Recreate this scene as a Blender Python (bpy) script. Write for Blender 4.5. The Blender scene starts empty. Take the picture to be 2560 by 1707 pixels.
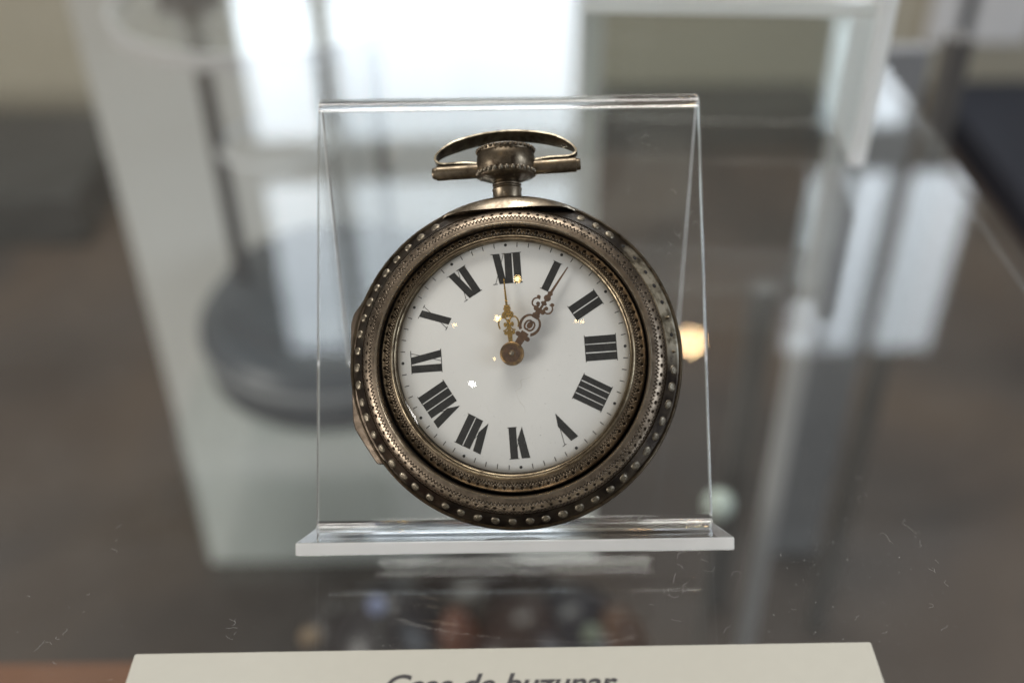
import bpy, bmesh, math, random
from mathutils import Vector, Matrix, noise
random.seed(7)
R = math.radians
sc = bpy.context.scene
C = sc.collection

# ------------------------------------------------------------------ camera
PITCH, FPX, ZC, ROLL = 37.0, 2680.0, 0.1228, 0.8
YC = -0.1142                       # the stand's lower bend lies on the shelf at y = 0
cp, sp = math.cos(R(PITCH)), math.sin(R(PITCH))
FWD, UP, RIGHT = Vector((0, cp, -sp)), Vector((0, sp, cp)), Vector((1, 0, 0))
CAM = Vector((0, YC, ZC))
cd = bpy.data.cameras.new('camera')
cam = bpy.data.objects.new('camera', cd); C.objects.link(cam)
cam.location = CAM
cam.rotation_euler = (Matrix.Rotation(R(90 - PITCH), 3, 'X') @ Matrix.Rotation(R(-ROLL), 3, 'Z')).to_euler()
cd.sensor_width = 36; cd.lens = FPX / 2560 * 36
cd.clip_start = 0.01; cd.clip_end = 50
cd.dof.use_dof = True; cd.dof.focus_distance = 0.1545; cd.dof.aperture_fstop = cd.lens / 4.4
cd.dof.aperture_blades = 0
sc.camera = cam
sc.render.engine = 'CYCLES'
sc.cycles.use_denoising = True
sc.cycles.max_bounces = 10; sc.cycles.transmission_bounces = 9; sc.cycles.transparent_max_bounces = 20
sc.cycles.glossy_bounces = 6; sc.cycles.diffuse_bounces = 3
sc.cycles.sample_clamp_indirect = 80.0
sc.cycles.blur_glossy = 0.3
sc.render.resolution_x, sc.render.resolution_y = 1024, 682

# ------------------------------------------------------------------ light
w = bpy.data.worlds.new('World'); sc.world = w; w.use_nodes = True
w.node_tree.nodes['Background'].inputs[0].default_value = (0.98, 0.93, 0.87, 1)
w.node_tree.nodes['Background'].inputs[1].default_value = 0.22

def area(name, loc, target, sx, sy, power, col):
    l = bpy.data.lights.new(name, 'AREA'); l.shape = 'RECTANGLE'; l.size = sx; l.size_y = sy
    l.energy = power; l.color = col
    o = bpy.data.objects.new(name, l); C.objects.link(o); o.location = loc
    o.rotation_euler = (Vector(target) - Vector(loc)).to_track_quat('-Z', 'Y').to_euler()
    return o
area('ceiling_daylight', (-0.15, 0.78, 1.9), (0, 0, 0), 1.5, 0.5, 36, (1.0, 0.96, 0.90))
area('side_window_light', (1.9, -0.75, 0.75), (0, 0, 0), 0.65, 1.1, 16, (0.78, 0.88, 1.0))
area('left_window_light', (-1.95, -0.95, 0.08), (0, 0.2, -0.1), 0.9, 0.7, 29, (1.0, 0.96, 0.90))  # added fill, no known window; brightens the backdrop sheet and dial
area('front_window_light', (-0.93, -1.57, 1.26), (0, 0.1, -0.1), 0.10, 0.055, 1.0, (1.0, 0.98, 0.95)).data.shape = 'ELLIPSE'  # added camera-side fill; its mirror image makes the oval glint on the crystal
# small warm lamps in the room in front of the case, up under the ceiling
for (x, y, z, e, rad) in ((-0.43, -0.74, 1.54, 1.1, 0.030), (-0.21, -0.36, 1.89, 1.5, 0.036), (-1.03, -0.76, 1.57, .30, 0.015), (0.52, -0.90, 1.74, .30, 0.014),
                     (0.60, -0.89, 1.72, .30, 0.014), (-0.56, -1.29, 1.45, .20, 0.012)):
    l = bpy.data.lights.new('warm_lamp', 'POINT'); l.energy = e; l.color = (1.0, 0.68, 0.28); l.shadow_soft_size = rad
    o = bpy.data.objects.new('warm_lamp', l); C.objects.link(o); o.location = (x, y, z)
vs = sc.view_settings
vs.view_transform = 'Standard'; vs.look = 'None'; vs.exposure = 0.0; vs.gamma = 1.0; vs.use_curve_mapping = False

# ------------------------------------------------------------------ helpers
def ray(px, py):
    """direction of the sight line through a point of the photograph (roll left out)"""
    return FWD + RIGHT * ((px - 1280) / FPX) + UP * ((853.5 - py) / FPX)
def tag(o, label=None, cat=None, group=None, kind=None):
    if label: o['label'] = label
    if cat: o['category'] = cat
    if group: o['group'] = group
    if kind: o['kind'] = kind
    return o
def link(name, me, mat=None, parent=None, loc=None):
    o = bpy.data.objects.new(name, me); C.objects.link(o)
    if mat is not None and me is not None and not me.materials: me.materials.append(mat)
    if parent: o.parent = parent
    if loc: o.location = loc
    return o
def empty(name, loc=(0, 0, 0)):
    o = bpy.data.objects.new(name, None); C.objects.link(o); o.location = loc; o.empty_display_size = 0.01
    return o
def mesh(name, verts, faces, smooth=None, scale=1.0):
    me = bpy.data.meshes.new(name)
    me.from_pydata([tuple(c * scale for c in v) for v in verts], [], faces)
    bm = bmesh.new(); bm.from_mesh(me)
    bmesh.ops.recalc_face_normals(bm, faces=bm.faces); bm.to_mesh(me); bm.free()
    if smooth is not None:
        me.shade_smooth(); me.set_sharp_from_angle(angle=R(smooth))
    return me
def box_me(name, x0, x1, y0, y1, z0, z1, bevel=0.0, seg=2):
    bm = bmesh.new(); bmesh.ops.create_cube(bm, size=1)
    for v in bm.verts:
        v.co = Vector(((x0 + x1) / 2 + v.co.x * (x1 - x0), (y0 + y1) / 2 + v.co.y * (y1 - y0), (z0 + z1) / 2 + v.co.z * (z1 - z0)))
    if bevel:
        bmesh.ops.bevel(bm, geom=bm.edges[:], offset=bevel, segments=seg, profile=0.5, affect='EDGES')
    me = bpy.data.meshes.new(name); bm.to_mesh(me); bm.free()
    if bevel: me.shade_smooth(); me.set_sharp_from_angle(angle=R(20))
    return me
def lathe(name, prof, n=96, axis='z', closed=False, scale=1.0, smooth=50, uv_rng=None, jit=0.0):
    """turn a profile [(radius, height)] round an axis; uv: u = turn (0 at 12 o'clock, clockwise), v = length along the profile"""
    m = len(prof); L = [0.0]
    for i in range(1, m): L.append(L[-1] + math.hypot(prof[i][0] - prof[i-1][0], prof[i][1] - prof[i-1][1]))
    vs_, fs, uvs = [], [], []
    for i in range(n):
        a = 2 * math.pi * i / n
        for (r, h) in prof:
            if axis == 'z': vs_.append((r * math.sin(a), r * math.cos(a), h))
            elif axis == 'y': vs_.append((r * math.cos(a), h, r * math.sin(a)))
            else: vs_.append((h, r * math.cos(a), r * math.sin(a)))
    mm = m if closed else m - 1
    for i in range(n):
        for j in range(mm):
            a, b = i * m + j, i * m + (j + 1) % m
            c, d = ((i + 1) % n) * m + (j + 1) % m, ((i + 1) % n) * m + j
            fs.append((a, b, c, d))
            v0, v1 = L[j] / L[-1], (L[j + 1] / L[-1] if j + 1 < m else 1.0)
            uvs.append(((i / n, v0), (i / n, v1), ((i + 1) / n, v1), ((i + 1) / n, v0)))
    me = bpy.data.meshes.new(name)
    me.from_pydata([tuple(c * scale for c in v) for v in vs_], [], fs)
    uv = me.uv_layers.new(name='UVMap')
    for p, u4 in zip(me.polygons, uvs):
        for k, li in enumerate(p.loop_indices): uv.data[li].uv = u4[k]
    bm = bmesh.new(); bm.from_mesh(me)
    bmesh.ops.remove_doubles(bm, verts=bm.verts, dist=1e-7)
    bmesh.ops.recalc_face_normals(bm, faces=bm.faces); bm.to_mesh(me); bm.free()
    me.shade_smooth(); me.set_sharp_from_angle(angle=R(smooth))
    return me

# ------------------------------------------------------------------ materials
def new_mat(name):
    m = bpy.data.materials.new(name); m.use_nodes = True
    nt = m.node_tree
    return m, nt, nt.nodes['Principled BSDF'], nt.nodes['Material Output']
def nd(nt, typ, **kw):
    n = nt.nodes.new(typ)
    for k, v in kw.items(): setattr(n, k, v)
    return n
def mth(nt, op, a, b=None, c=None, clamp=False):
    n = nt.nodes.new('ShaderNodeMath'); n.operation = op; n.use_clamp = clamp
    for i, x in enumerate((a, b, c)):
        if x is None: continue
        if isinstance(x, (int, float)): n.inputs[i].default_value = x
        else: nt.links.new(x, n.inputs[i])
    return n.outputs[0]
def noise_tex(nt, scale, detail=4, rough=0.55, coord='Object', dist=0.0):
    tc = nd(nt, 'ShaderNodeTexCoord'); n = nd(nt, 'ShaderNodeTexNoise')
    n.inputs['Scale'].default_value = scale; n.inputs['Detail'].default_value = detail
    n.inputs['Roughness'].default_value = rough; n.inputs['Distortion'].default_value = dist
    nt.links.new(tc.outputs[coord], n.inputs['Vector'])
    return n.outputs['Fac']
def ramp(nt, fac, stops):
    r = nd(nt, 'ShaderNodeValToRGB'); cr = r.color_ramp
    while len(cr.elements) < len(stops): cr.elements.new(0.5)
    for e, (p, c) in zip(cr.elements, stops):
        e.position = p; e.color = (c, c, c, 1) if isinstance(c, (int, float)) else (*c, 1)
    nt.links.new(fac, r.inputs[0]); return r.outputs[0]
def mix_col(nt, fac, a, b):
    n = nd(nt, 'ShaderNodeMix', data_type='RGBA')
    for inp, x in ((n.inputs[0], fac), (n.inputs[6], a), (n.inputs[7], b)):
        if isinstance(x, (int, float)): inp.default_value = x
        elif isinstance(x, tuple): inp.default_value = (*x, 1)
        else: nt.links.new(x, inp)
    return n.outputs[2]
def bump(nt, height, strength, dist):
    b = nd(nt, 'ShaderNodeBump'); b.inputs['Strength'].default_value = strength; b.inputs['Distance'].default_value = dist
    nt.links.new(height, b.inputs['Height']); return b.outputs[0]
def simple(name, col, rough=0.6, metal=0.0, var=0.12, nscale=40, spec=0.5):
    m, nt, p, o = new_mat(name)
    n = noise_tex(nt, nscale)
    c = mix_col(nt, n, tuple(x * (1 - var) for x in col), tuple(min(1, x * (1 + var)) for x in col))
    nt.links.new(c, p.inputs['Base Color'])
    p.inputs['Roughness'].default_value = rough; p.inputs['Metallic'].default_value = metal
    p.inputs['Specular IOR Level'].default_value = spec
    return m
def silver(name, light, dark, rough=0.30, worn=0.5, scale=260, dirt=None, bscale=900):
    """tarnished old silver: bright where rubbed, dark brown oxide in patches"""
    m, nt, p, o = new_mat(name)
    a = noise_tex(nt, scale, 6, 0.62, dist=0.4); b = noise_tex(nt, scale * 4.5, 4, 0.6)
    f = mth(nt, 'ADD', mth(nt, 'MULTIPLY', a, 0.72), mth(nt, 'MULTIPLY', b, 0.28))
    f = ramp(nt, f, ((worn - 0.14, 0.0), (worn + 0.12, 1.0)))
    nt.links.new(mix_col(nt, f, dark, light), p.inputs['Base Color'])
    p.inputs['Metallic'].default_value = 1.0
    nt.links.new(mth(nt, 'ADD', mth(nt, 'MULTIPLY', mth(nt, 'SUBTRACT', 1.0, f), 0.22), rough), p.inputs['Roughness'])
    nt.links.new(bump(nt, noise_tex(nt, bscale, 5, 0.6), 0.25, 0.00006), p.inputs['Normal'])
    return m
def engraved(name, rows, light, dark, rough=0.32):
    """old silver ring with wriggle-cut zigzag rows and punched dots, laid along the ring by its own coordinates"""
    m, nt, p, o = new_mat(name)
    uv = nd(nt, 'ShaderNodeUVMap'); sep = nd(nt, 'ShaderNodeSeparateXYZ'); nt.links.new(uv.outputs[0], sep.inputs[0])
    u, v = sep.outputs[0], sep.outputs[1]
    wob = noise_tex(nt, 420, 2, 0.5); wob2 = noise_tex(nt, 1500, 2, 0.5)
    v = mth(nt, 'ADD', v, mth(nt, 'MULTIPLY', mth(nt, 'SUBTRACT', wob, 0.5), 0.035))
    uj = mth(nt, 'ADD', u, mth(nt, 'MULTIPLY', mth(nt, 'SUBTRACT', wob2, 0.5), 0.0028))
    mask = None
    for (kind, cnt, v0, amp, wd) in rows:
        fr = mth(nt, 'FRACT', mth(nt, 'MULTIPLY', uj, float(cnt)))
        tri = mth(nt, 'SUBTRACT', mth(nt, 'ABSOLUTE', mth(nt, 'SUBTRACT', mth(nt, 'MULTIPLY', fr, 2.0), 1.0)), 0.5)
        if kind == 'zig':
            d = mth(nt, 'ABSOLUTE', mth(nt, 'SUBTRACT', mth(nt, 'SUBTRACT', v, v0), mth(nt, 'MULTIPLY', tri, amp)))
            k = mth(nt, 'SUBTRACT', 1.0, mth(nt, 'SMOOTH_MIN', mth(nt, 'DIVIDE', d, wd), 1.0, 0.3), clamp=True)
            k = mth(nt, 'MULTIPLY', k, 1.9, clamp=True)
        else:
            dx = mth(nt, 'MULTIPLY', mth(nt, 'SUBTRACT', fr, 0.5), amp)
            dy = mth(nt, 'SUBTRACT', v, v0)
            rr = mth(nt, 'SQRT', mth(nt, 'ADD', mth(nt, 'MULTIPLY', dx, dx), mth(nt, 'MULTIPLY', dy, dy)))
            k = mth(nt, 'MULTIPLY', mth(nt, 'SUBTRACT', 1.15, mth(nt, 'DIVIDE', rr, wd)), 3.0, clamp=True)
        mask = k if mask is None else mth(nt, 'MAXIMUM', mask, k)
    a = noise_tex(nt, 300, 6, 0.65, dist=0.5)
    f = ramp(nt, a, ((0.36, 0.0), (0.66, 1.0)))
    base = mix_col(nt, f, tuple(x * 0.45 for x in light), tuple(x * 1.12 for x in light))
    f2 = ramp(nt, noise_tex(nt, 1400, 3, 0.6), ((0.55, 0.0), (0.75, 1.0)))
    base = mix_col(nt, mth(nt, 'MULTIPLY', f2, 0.45), base, dark)
    nt.links.new(mix_col(nt, mth(nt, 'MULTIPLY', mask, 0.93), base, dark), p.inputs['Base Color'])
    p.inputs['Metallic'].default_value = 1.0
    nt.links.new(mth(nt, 'ADD', mth(nt, 'MULTIPLY', mask, 0.3), rough), p.inputs['Roughness'])
    h = mth(nt, 'SUBTRACT', mth(nt, 'MULTIPLY', noise_tex(nt, 1100, 4), 0.25), mask)
    nt.links.new(bump(nt, h, 0.7, 0.00012), p.inputs['Normal'])
    return m
def clear_sheet(name, tint=(0.96, 0.98, 0.975), f0=0.04, dust=0.0, rough=0.0, dust_scale=900, smear_sheen=0.0):
    """clear glass sheet: lets light straight through, mirrors more the flatter one looks along it; a little dust lies on it"""
    m, nt, p, o = new_mat(name); nt.nodes.remove(p)
    geo = nd(nt, 'ShaderNodeNewGeometry'); dot = nd(nt, 'ShaderNodeVectorMath', operation='DOT_PRODUCT')
    nt.links.new(geo.outputs['Normal'], dot.inputs[0]); nt.links.new(geo.outputs['Incoming'], dot.inputs[1])
    c = mth(nt, 'SUBTRACT', 1.0, mth(nt, 'ABSOLUTE', dot.outputs['Value']), clamp=True)
    fr = mth(nt, 'ADD', f0, mth(nt, 'MULTIPLY', mth(nt, 'POWER', c, 5.0), 1 - f0), clamp=True)
    tr = nd(nt, 'ShaderNodeBsdfTransparent'); tr.inputs[0].default_value = (*tint, 1)
    gl = nd(nt, 'ShaderNodeBsdfGlossy'); gl.inputs['Roughness'].default_value = rough; gl.inputs[0].default_value = (1, 1, 1, 1)
    mx = nd(nt, 'ShaderNodeMixShader'); nt.links.new(fr, mx.inputs[0]); nt.links.new(tr.outputs[0], mx.inputs[1]); nt.links.new(gl.outputs[0], mx.inputs[2])
    out = mx.outputs[0]
    if dust:
        df = nd(nt, 'ShaderNodeBsdfDiffuse'); df.inputs[0].default_value = (0.72, 0.72, 0.70, 1)
        specks = ramp(nt, noise_tex(nt, dust_scale, 2, 0.5), ((0.70, 0.0), (0.80, 1.0)))
        patch = ramp(nt, noise_tex(nt, 28, 4, 0.6), ((0.38, 0.15), (0.72, 1.0)))
        film = mth(nt, 'MULTIPLY', patch, smear_sheen)
        k = mth(nt, 'ADD', mth(nt, 'MULTIPLY', mth(nt, 'MULTIPLY', specks, patch), dust), film, clamp=True)
        m2 = nd(nt, 'ShaderNodeMixShader'); nt.links.new(k, m2.inputs[0]); nt.links.new(out, m2.inputs[1]); nt.links.new(df.outputs[0], m2.inputs[2])
        out = m2.outputs[0]
    nt.links.new(out, o.inputs['Surface'])
    return m
def acrylic(name, rough=0.0, tint=(0.985, 0.992, 0.99), ior=1.49, white=0.0):
    m, nt, p, o = new_mat(name)
    p.inputs['Base Color'].default_value = (*tint, 1); p.inputs['Transmission Weight'].default_value = 1.0
    p.inputs['Roughness'].default_value = rough; p.inputs['IOR'].default_value = ior
    if white:
        df = nd(nt, 'ShaderNodeBsdfDiffuse'); df.inputs[0].default_value = (0.93, 0.935, 0.93, 1)
        tl = nd(nt, 'ShaderNodeBsdfTranslucent'); tl.inputs[0].default_value = (0.9, 0.91, 0.9, 1)
        a = nd(nt, 'ShaderNodeMixShader'); a.inputs[0].default_value = 0.4
        nt.links.new(df.outputs[0], a.inputs[1]); nt.links.new(tl.outputs[0], a.inputs[2])
        b = nd(nt, 'ShaderNodeMixShader')
        k = mth(nt, 'ADD', mth(nt, 'MULTIPLY', mth(nt, 'SUBTRACT', noise_tex(nt, 350, 4, 0.6), 0.5), 0.6), white, clamp=True)
        nt.links.new(k, b.inputs[0])
        nt.links.new(p.outputs[0], b.inputs[1]); nt.links.new(a.outputs[0], b.inputs[2]); nt.links.new(b.outputs[0], o.inputs['Surface'])
    return m
def emission(name, col, strength):
    m, nt, p, o = new_mat(name); nt.nodes.remove(p)
    e = nd(nt, 'ShaderNodeEmission'); e.inputs[0].default_value = (*col, 1); e.inputs[1].default_value = strength
    nt.links.new(e.outputs[0], o.inputs['Surface']); return m

SIL, TARN = (0.235, 0.192, 0.138), (0.045, 0.033, 0.023)
M_case = silver('old_silver', SIL, TARN, 0.30, 0.49)
M_polish = silver('rubbed_silver', (0.38, 0.325, 0.25), (0.12, 0.095, 0.068), 0.24, 0.47)
M_dark = silver('blackened_silver', (0.17, 0.14, 0.105), (0.035, 0.028, 0.022), 0.34, 0.55)
M_bow = silver('bow_silver', (0.26, 0.23, 0.175), (0.06, 0.05, 0.035), 0.25, 0.52)
M_rivet = silver('rivet_silver', (0.36, 0.32, 0.25), (0.07, 0.055, 0.04), 0.36, 0.50, scale=900)
M_pit = simple('rivet_hole', (0.012, 0.010, 0.009), 0.8)
M_gap = simple('dark_gap', (0.010, 0.008, 0.008), 0.35)
M_bez1 = engraved('engraved_outer_ring', (('zig', 250, 0.25, 0.17, 0.062), ('dot', 100, 0.50, 0.43, 0.078), ('zig', 236, 0.74, 0.155, 0.055)), (0.305, 0.245, 0.185), (0.015, 0.011, 0.008), 0.34)
M_bez2 = engraved('engraved_inner_ring', (('dot', 92, 0.645, 0.33, 0.068), ('zig', 250, 0.79, 0.125, 0.055)), (0.295, 0.232, 0.165), (0.015, 0.011, 0.008), 0.34)
M_lip = silver('lip_silver', (0.27, 0.22, 0.15), (0.09, 0.068, 0.045), 0.28, 0.5, scale=500)
def enamel():
    m, nt, p, o = new_mat('white_enamel')
    a = noise_tex(nt, 70, 4, 0.6); b = noise_tex(nt, 700, 3, 0.6)
    c = mix_col(nt, ramp(nt, a, ((0.35, 0.0), (0.7, 1.0))), (0.735, 0.74, 0.745), (0.79, 0.795, 0.80))
    spots = ramp(nt, noise_tex(nt, 520, 1, 0.4), ((0.80, 0.0), (0.83, 1.0)))
    c = mix_col(nt, mth(nt, 'MULTIPLY', spots, 0.5), c, (0.45, 0.38, 0.30))
    # fine crazing: hairline cracks filled with dirt
    vo = nd(nt, 'ShaderNodeTexVoronoi', feature='DISTANCE_TO_EDGE'); vo.inputs['Scale'].default_value = 95
    tcv = nd(nt, 'ShaderNodeTexCoord'); wv = nd(nt, 'ShaderNodeTexNoise'); wv.inputs['Scale'].default_value = 160
    nt.links.new(tcv.outputs['Object'], wv.inputs['Vector'])
    va = nd(nt, 'ShaderNodeVectorMath', operation='MULTIPLY_ADD'); va.inputs[1].default_value = (0.010, 0.010, 0.010)
    nt.links.new(wv.outputs['Color'], va.inputs[0]); nt.links.new(tcv.outputs['Object'], va.inputs[2]); nt.links.new(va.outputs[0], vo.inputs['Vector'])
    crack = mth(nt, 'MULTIPLY', mth(nt, 'LESS_THAN', vo.outputs['Distance'], 0.004), ramp(nt, a, ((0.56, 0.0), (0.66, 0.32))))
    c = mix_col(nt, crack, c, (0.40, 0.36, 0.30))
    # grime that has gathered along the rim of the plate
    geo = nd(nt, 'ShaderNodeTexCoord'); ln = nd(nt, 'ShaderNodeVectorMath', operation='LENGTH'); nt.links.new(geo.outputs['Object'], ln.inputs[0])
    rim = mth(nt, 'MULTIPLY', mth(nt, 'SUBTRACT', ln.outputs['Value'], 0.0159), 1100.0, clamp=True)
    rim = mth(nt, 'MULTIPLY', rim, ramp(nt, a, ((0.3, 0.15), (0.7, 0.9))))
    c = mix_col(nt, rim, c, (0.38, 0.34, 0.26))
    nt.links.new(c, p.inputs['Base Color']); p.inputs['Roughness'].default_value = 0.22; p.inputs['Specular IOR Level'].default_value = 0.35
    return m
M_dial = enamel()
def ink():
    m, nt, p, o = new_mat('black_enamel')
    f = ramp(nt, noise_tex(nt, 1800, 3, 0.6), ((0.45, 0.0), (0.75, 1.0)))
    nt.links.new(mix_col(nt, f, (0.009, 0.010, 0.011), (0.024, 0.024, 0.024)), p.inputs['Base Color'])
    p.inputs['Roughness'].default_value = 0.35; p.inputs['Specular IOR Level'].default_value = 0.15; return m
M_ink = ink()
M_gold = silver('gilt_brass', (0.55, 0.38, 0.11), (0.32, 0.19, 0.05), 0.24, 0.45, scale=900)
M_copper = silver('browned_brass', (0.23, 0.135, 0.08), (0.085, 0.05, 0.032), 0.34, 0.5, scale=900)
M_crystal = clear_sheet('watch_crystal', (0.985, 0.985, 0.975), 0.045, dust=0.4, dust_scale=2600, smear_sheen=0.015)
M_acr = acrylic('clear_acrylic')
M_frost = acrylic('sawn_acrylic_edge', 0.45, white=0.85)
M_shelf = clear_sheet('shelf_glass', (0.93, 0.945, 0.94), 0.042, dust=0.5, dust_scale=2200, smear_sheen=0.020)
M_sheet = clear_sheet('far_glass', (0.95, 0.965, 0.96), 0.06)
M_card = simple('cream_card', (0.50, 0.49, 0.435), 0.75, var=0.03, nscale=500, spec=0.2)
M_print = simple('black_print', (0.02, 0.018, 0.022), 0.6)
M_lint = simple('grey_lint', (0.55, 0.54, 0.52), 0.9)

# ------------------------------------------------------------------ the setting
def floor_mat():
    m, nt, p, o = new_mat('dark_lining_cloth')
    f = noise_tex(nt, 4.2, 3, 0.5, dist=0.6); g = noise_tex(nt, 240, 3, 0.6)
    c = ramp(nt, f, ((0.30, (0.024, 0.019, 0.019)), (0.48, (0.066, 0.047, 0.038)), (0.62, (0.092, 0.063, 0.045)), (0.75, (0.045, 0.041, 0.042))))  # large colour blotches stand in for blurred reflections
    nt.links.new(mix_col(nt, mth(nt, 'MULTIPLY', g, 0.35), c, (0.05, 0.045, 0.045)), p.inputs['Base Color']); p.inputs['Roughness'].default_value = 0.7
    return m
def wall_mat():
    return simple('beige_plaster', (0.50, 0.46, 0.36), 0.8, var=0.08, nscale=6)
link('cabinet_floor', box_me('cabinet_floor', -1.8, 1.8, -1.6, 1.20, -0.46, -0.44),
     floor_mat())['kind'] = 'structure'
link('cabinet_wall', box_me('cabinet_wall', -1.8, 1.8, 1.09, 1.13, -0.46, -0.02), wall_mat())['kind'] = 'structure'
sh = link('shelf', box_me('shelf', -0.42, 0.109, -0.16, 0.52, -0.006, 0.0, 0.0006), M_shelf); sh['kind'] = 'structure'
# the room's window wall stands behind the case; the shelf mirrors it
WY = YC + 2.5
link('window_wall', box_me('window_wall', -2.4, 2.6, WY + 0.03, WY + 0.10, -0.4, 2.6), simple('grey_room_wall', (0.42, 0.365, 0.30), 0.8, nscale=3))['kind'] = 'structure'
M_pane = emission('daylight_pane', (0.84, 0.92, 1.0), 4.2)
M_wframe = simple('window_paint', (0.42, 0.42, 0.40), 0.5)
def window(x0, x1, z0, zt0, zt1, z1, label):
    t = empty('window', ((x0 + x1) / 2, WY, z0)); tag(t, label, 'window', 'windows mirrored in the glass shelf')
    ox, oz = (x0 + x1) / 2, z0
    for (a, b) in ((z0, zt0), (zt1, z1)):
        link('pane', box_me('pane', x0 - ox, x1 - ox, 0.0, 0.02, a - oz, b - oz), M_pane, t)
    fr = 0.02
    link('window_frame', box_me('window_frame', x0 - ox - fr, x0 - ox - 0.001, -0.02, 0.022, -fr, z1 - oz + fr, 0.003), M_wframe, t)
    link('window_frame', box_me('window_frame', x1 - ox + 0.001, x1 - ox + fr, -0.02, 0.022, -fr, z1 - oz + fr, 0.003), M_wframe, t)
    link('transom', box_me('transom', x0 - ox, x1 - ox, -0.02, 0.018, zt0 - oz + 0.001, zt1 - oz - 0.001, 0.003), M_wframe, t)
    link('window_sill', box_me('window_sill', x0 - ox, x1 - ox, -0.04, 0.018, -0.03, -0.001, 0.003), M_wframe, t)
window(-0.64, -0.47, 0.55, 1.10, 1.22, 1.78, 'narrow pale window mirrored behind the tiered stand, left of the widest one')
window(-0.42, 0.16, 0.55, 1.10, 1.22, 1.78, 'widest bright window mirrored behind the watch pendant')
window(0.79, 1.00, 0.55, 1.08, 1.21, 1.80, 'pale window mirrored right of the acrylic block')
window(1.05, 1.22, 0.55, 1.08, 1.21, 1.80, 'rightmost pale window mirrored beside the shelf edge')

def at_h(px, py, h):
    """a point on the sight line, h metres in front of the camera along the ground"""
    d = ray(px, py); return CAM + d * (h / d.y)
def translucent_board():
    """white opal sheet: daylight from the windows behind glows through it"""
    m, nt, p, o = new_mat('opal_board'); nt.nodes.remove(p)
    df = nd(nt, 'ShaderNodeBsdfDiffuse'); tl = nd(nt, 'ShaderNodeBsdfTranslucent'); mx = nd(nt, 'ShaderNodeMixShader'); mx.inputs[0].default_value = 0.28
    c = mix_col(nt, noise_tex(nt, 5, 3), (0.86, 0.87, 0.86), (0.92, 0.925, 0.91))
    nt.links.new(c, df.inputs[0]); nt.links.new(c, tl.inputs[0]); nt.links.new(df.outputs[0], mx.inputs[1]); nt.links.new(tl.outputs[0], mx.inputs[2])
    nt.links.new(mx.outputs[0], o.inputs['Surface']); return m
# white backdrop sheet, clear riser before it
b = at_h(395, 853, 0.60)
def paper_sweep():
    prof = [(b.y, -0.045), (b.y, -0.20), (b.y, -0.395)]
    for k in range(1, 9):
        q = math.pi / 2 * k / 8; prof.append((b.y - 0.04 + 0.04 * math.cos(q), -0.395 - 0.04 * math.sin(q)))
    prof += [(b.y - 0.07, -0.435), (b.y - 0.105, -0.435)]
    vs_, fs = [], []
    for j, (y, z) in enumerate(prof):
        fwd = max(0.0, b.y - y) / 0.105
        x0 = b.x + 0.042 * fwd; x1 = 0.055
        for (yy, zz) in ((y, z), (y + 0.0016, z - 0.0016)):
            vs_ += [(x0, yy, zz), (x1, yy, zz)]
    n = len(prof)
    for j in range(n - 1):
        p, q = 4 * j, 4 * j + 4
        fs += [(p, p + 1, q + 1, q), (p + 2, q + 2, q + 3, p + 3), (p, q, q + 2, p + 2), (p + 1, p + 3, q + 3, q + 1)]
    fs += [(0, 2, 3, 1), (4 * n - 4, 4 * n - 3, 4 * n - 1, 4 * n - 2)]
    return mesh('backdrop_sheet', vs_, fs, 40)
link('backdrop_sheet', paper_sweep(), translucent_board())
tag(bpy.data.objects['backdrop_sheet'], 'tall white backdrop sheet curving onto the floor behind the tiered stand', 'backdrop')
link('clear_riser', box_me('clear_riser', -0.200, -0.075, 0.36, b.y - 0.006, -0.432, -0.3005, 0.001), M_sheet)
tag(bpy.data.objects['clear_riser'], 'clear glass riser block under the dark base of the tiered stand', 'riser')

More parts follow.
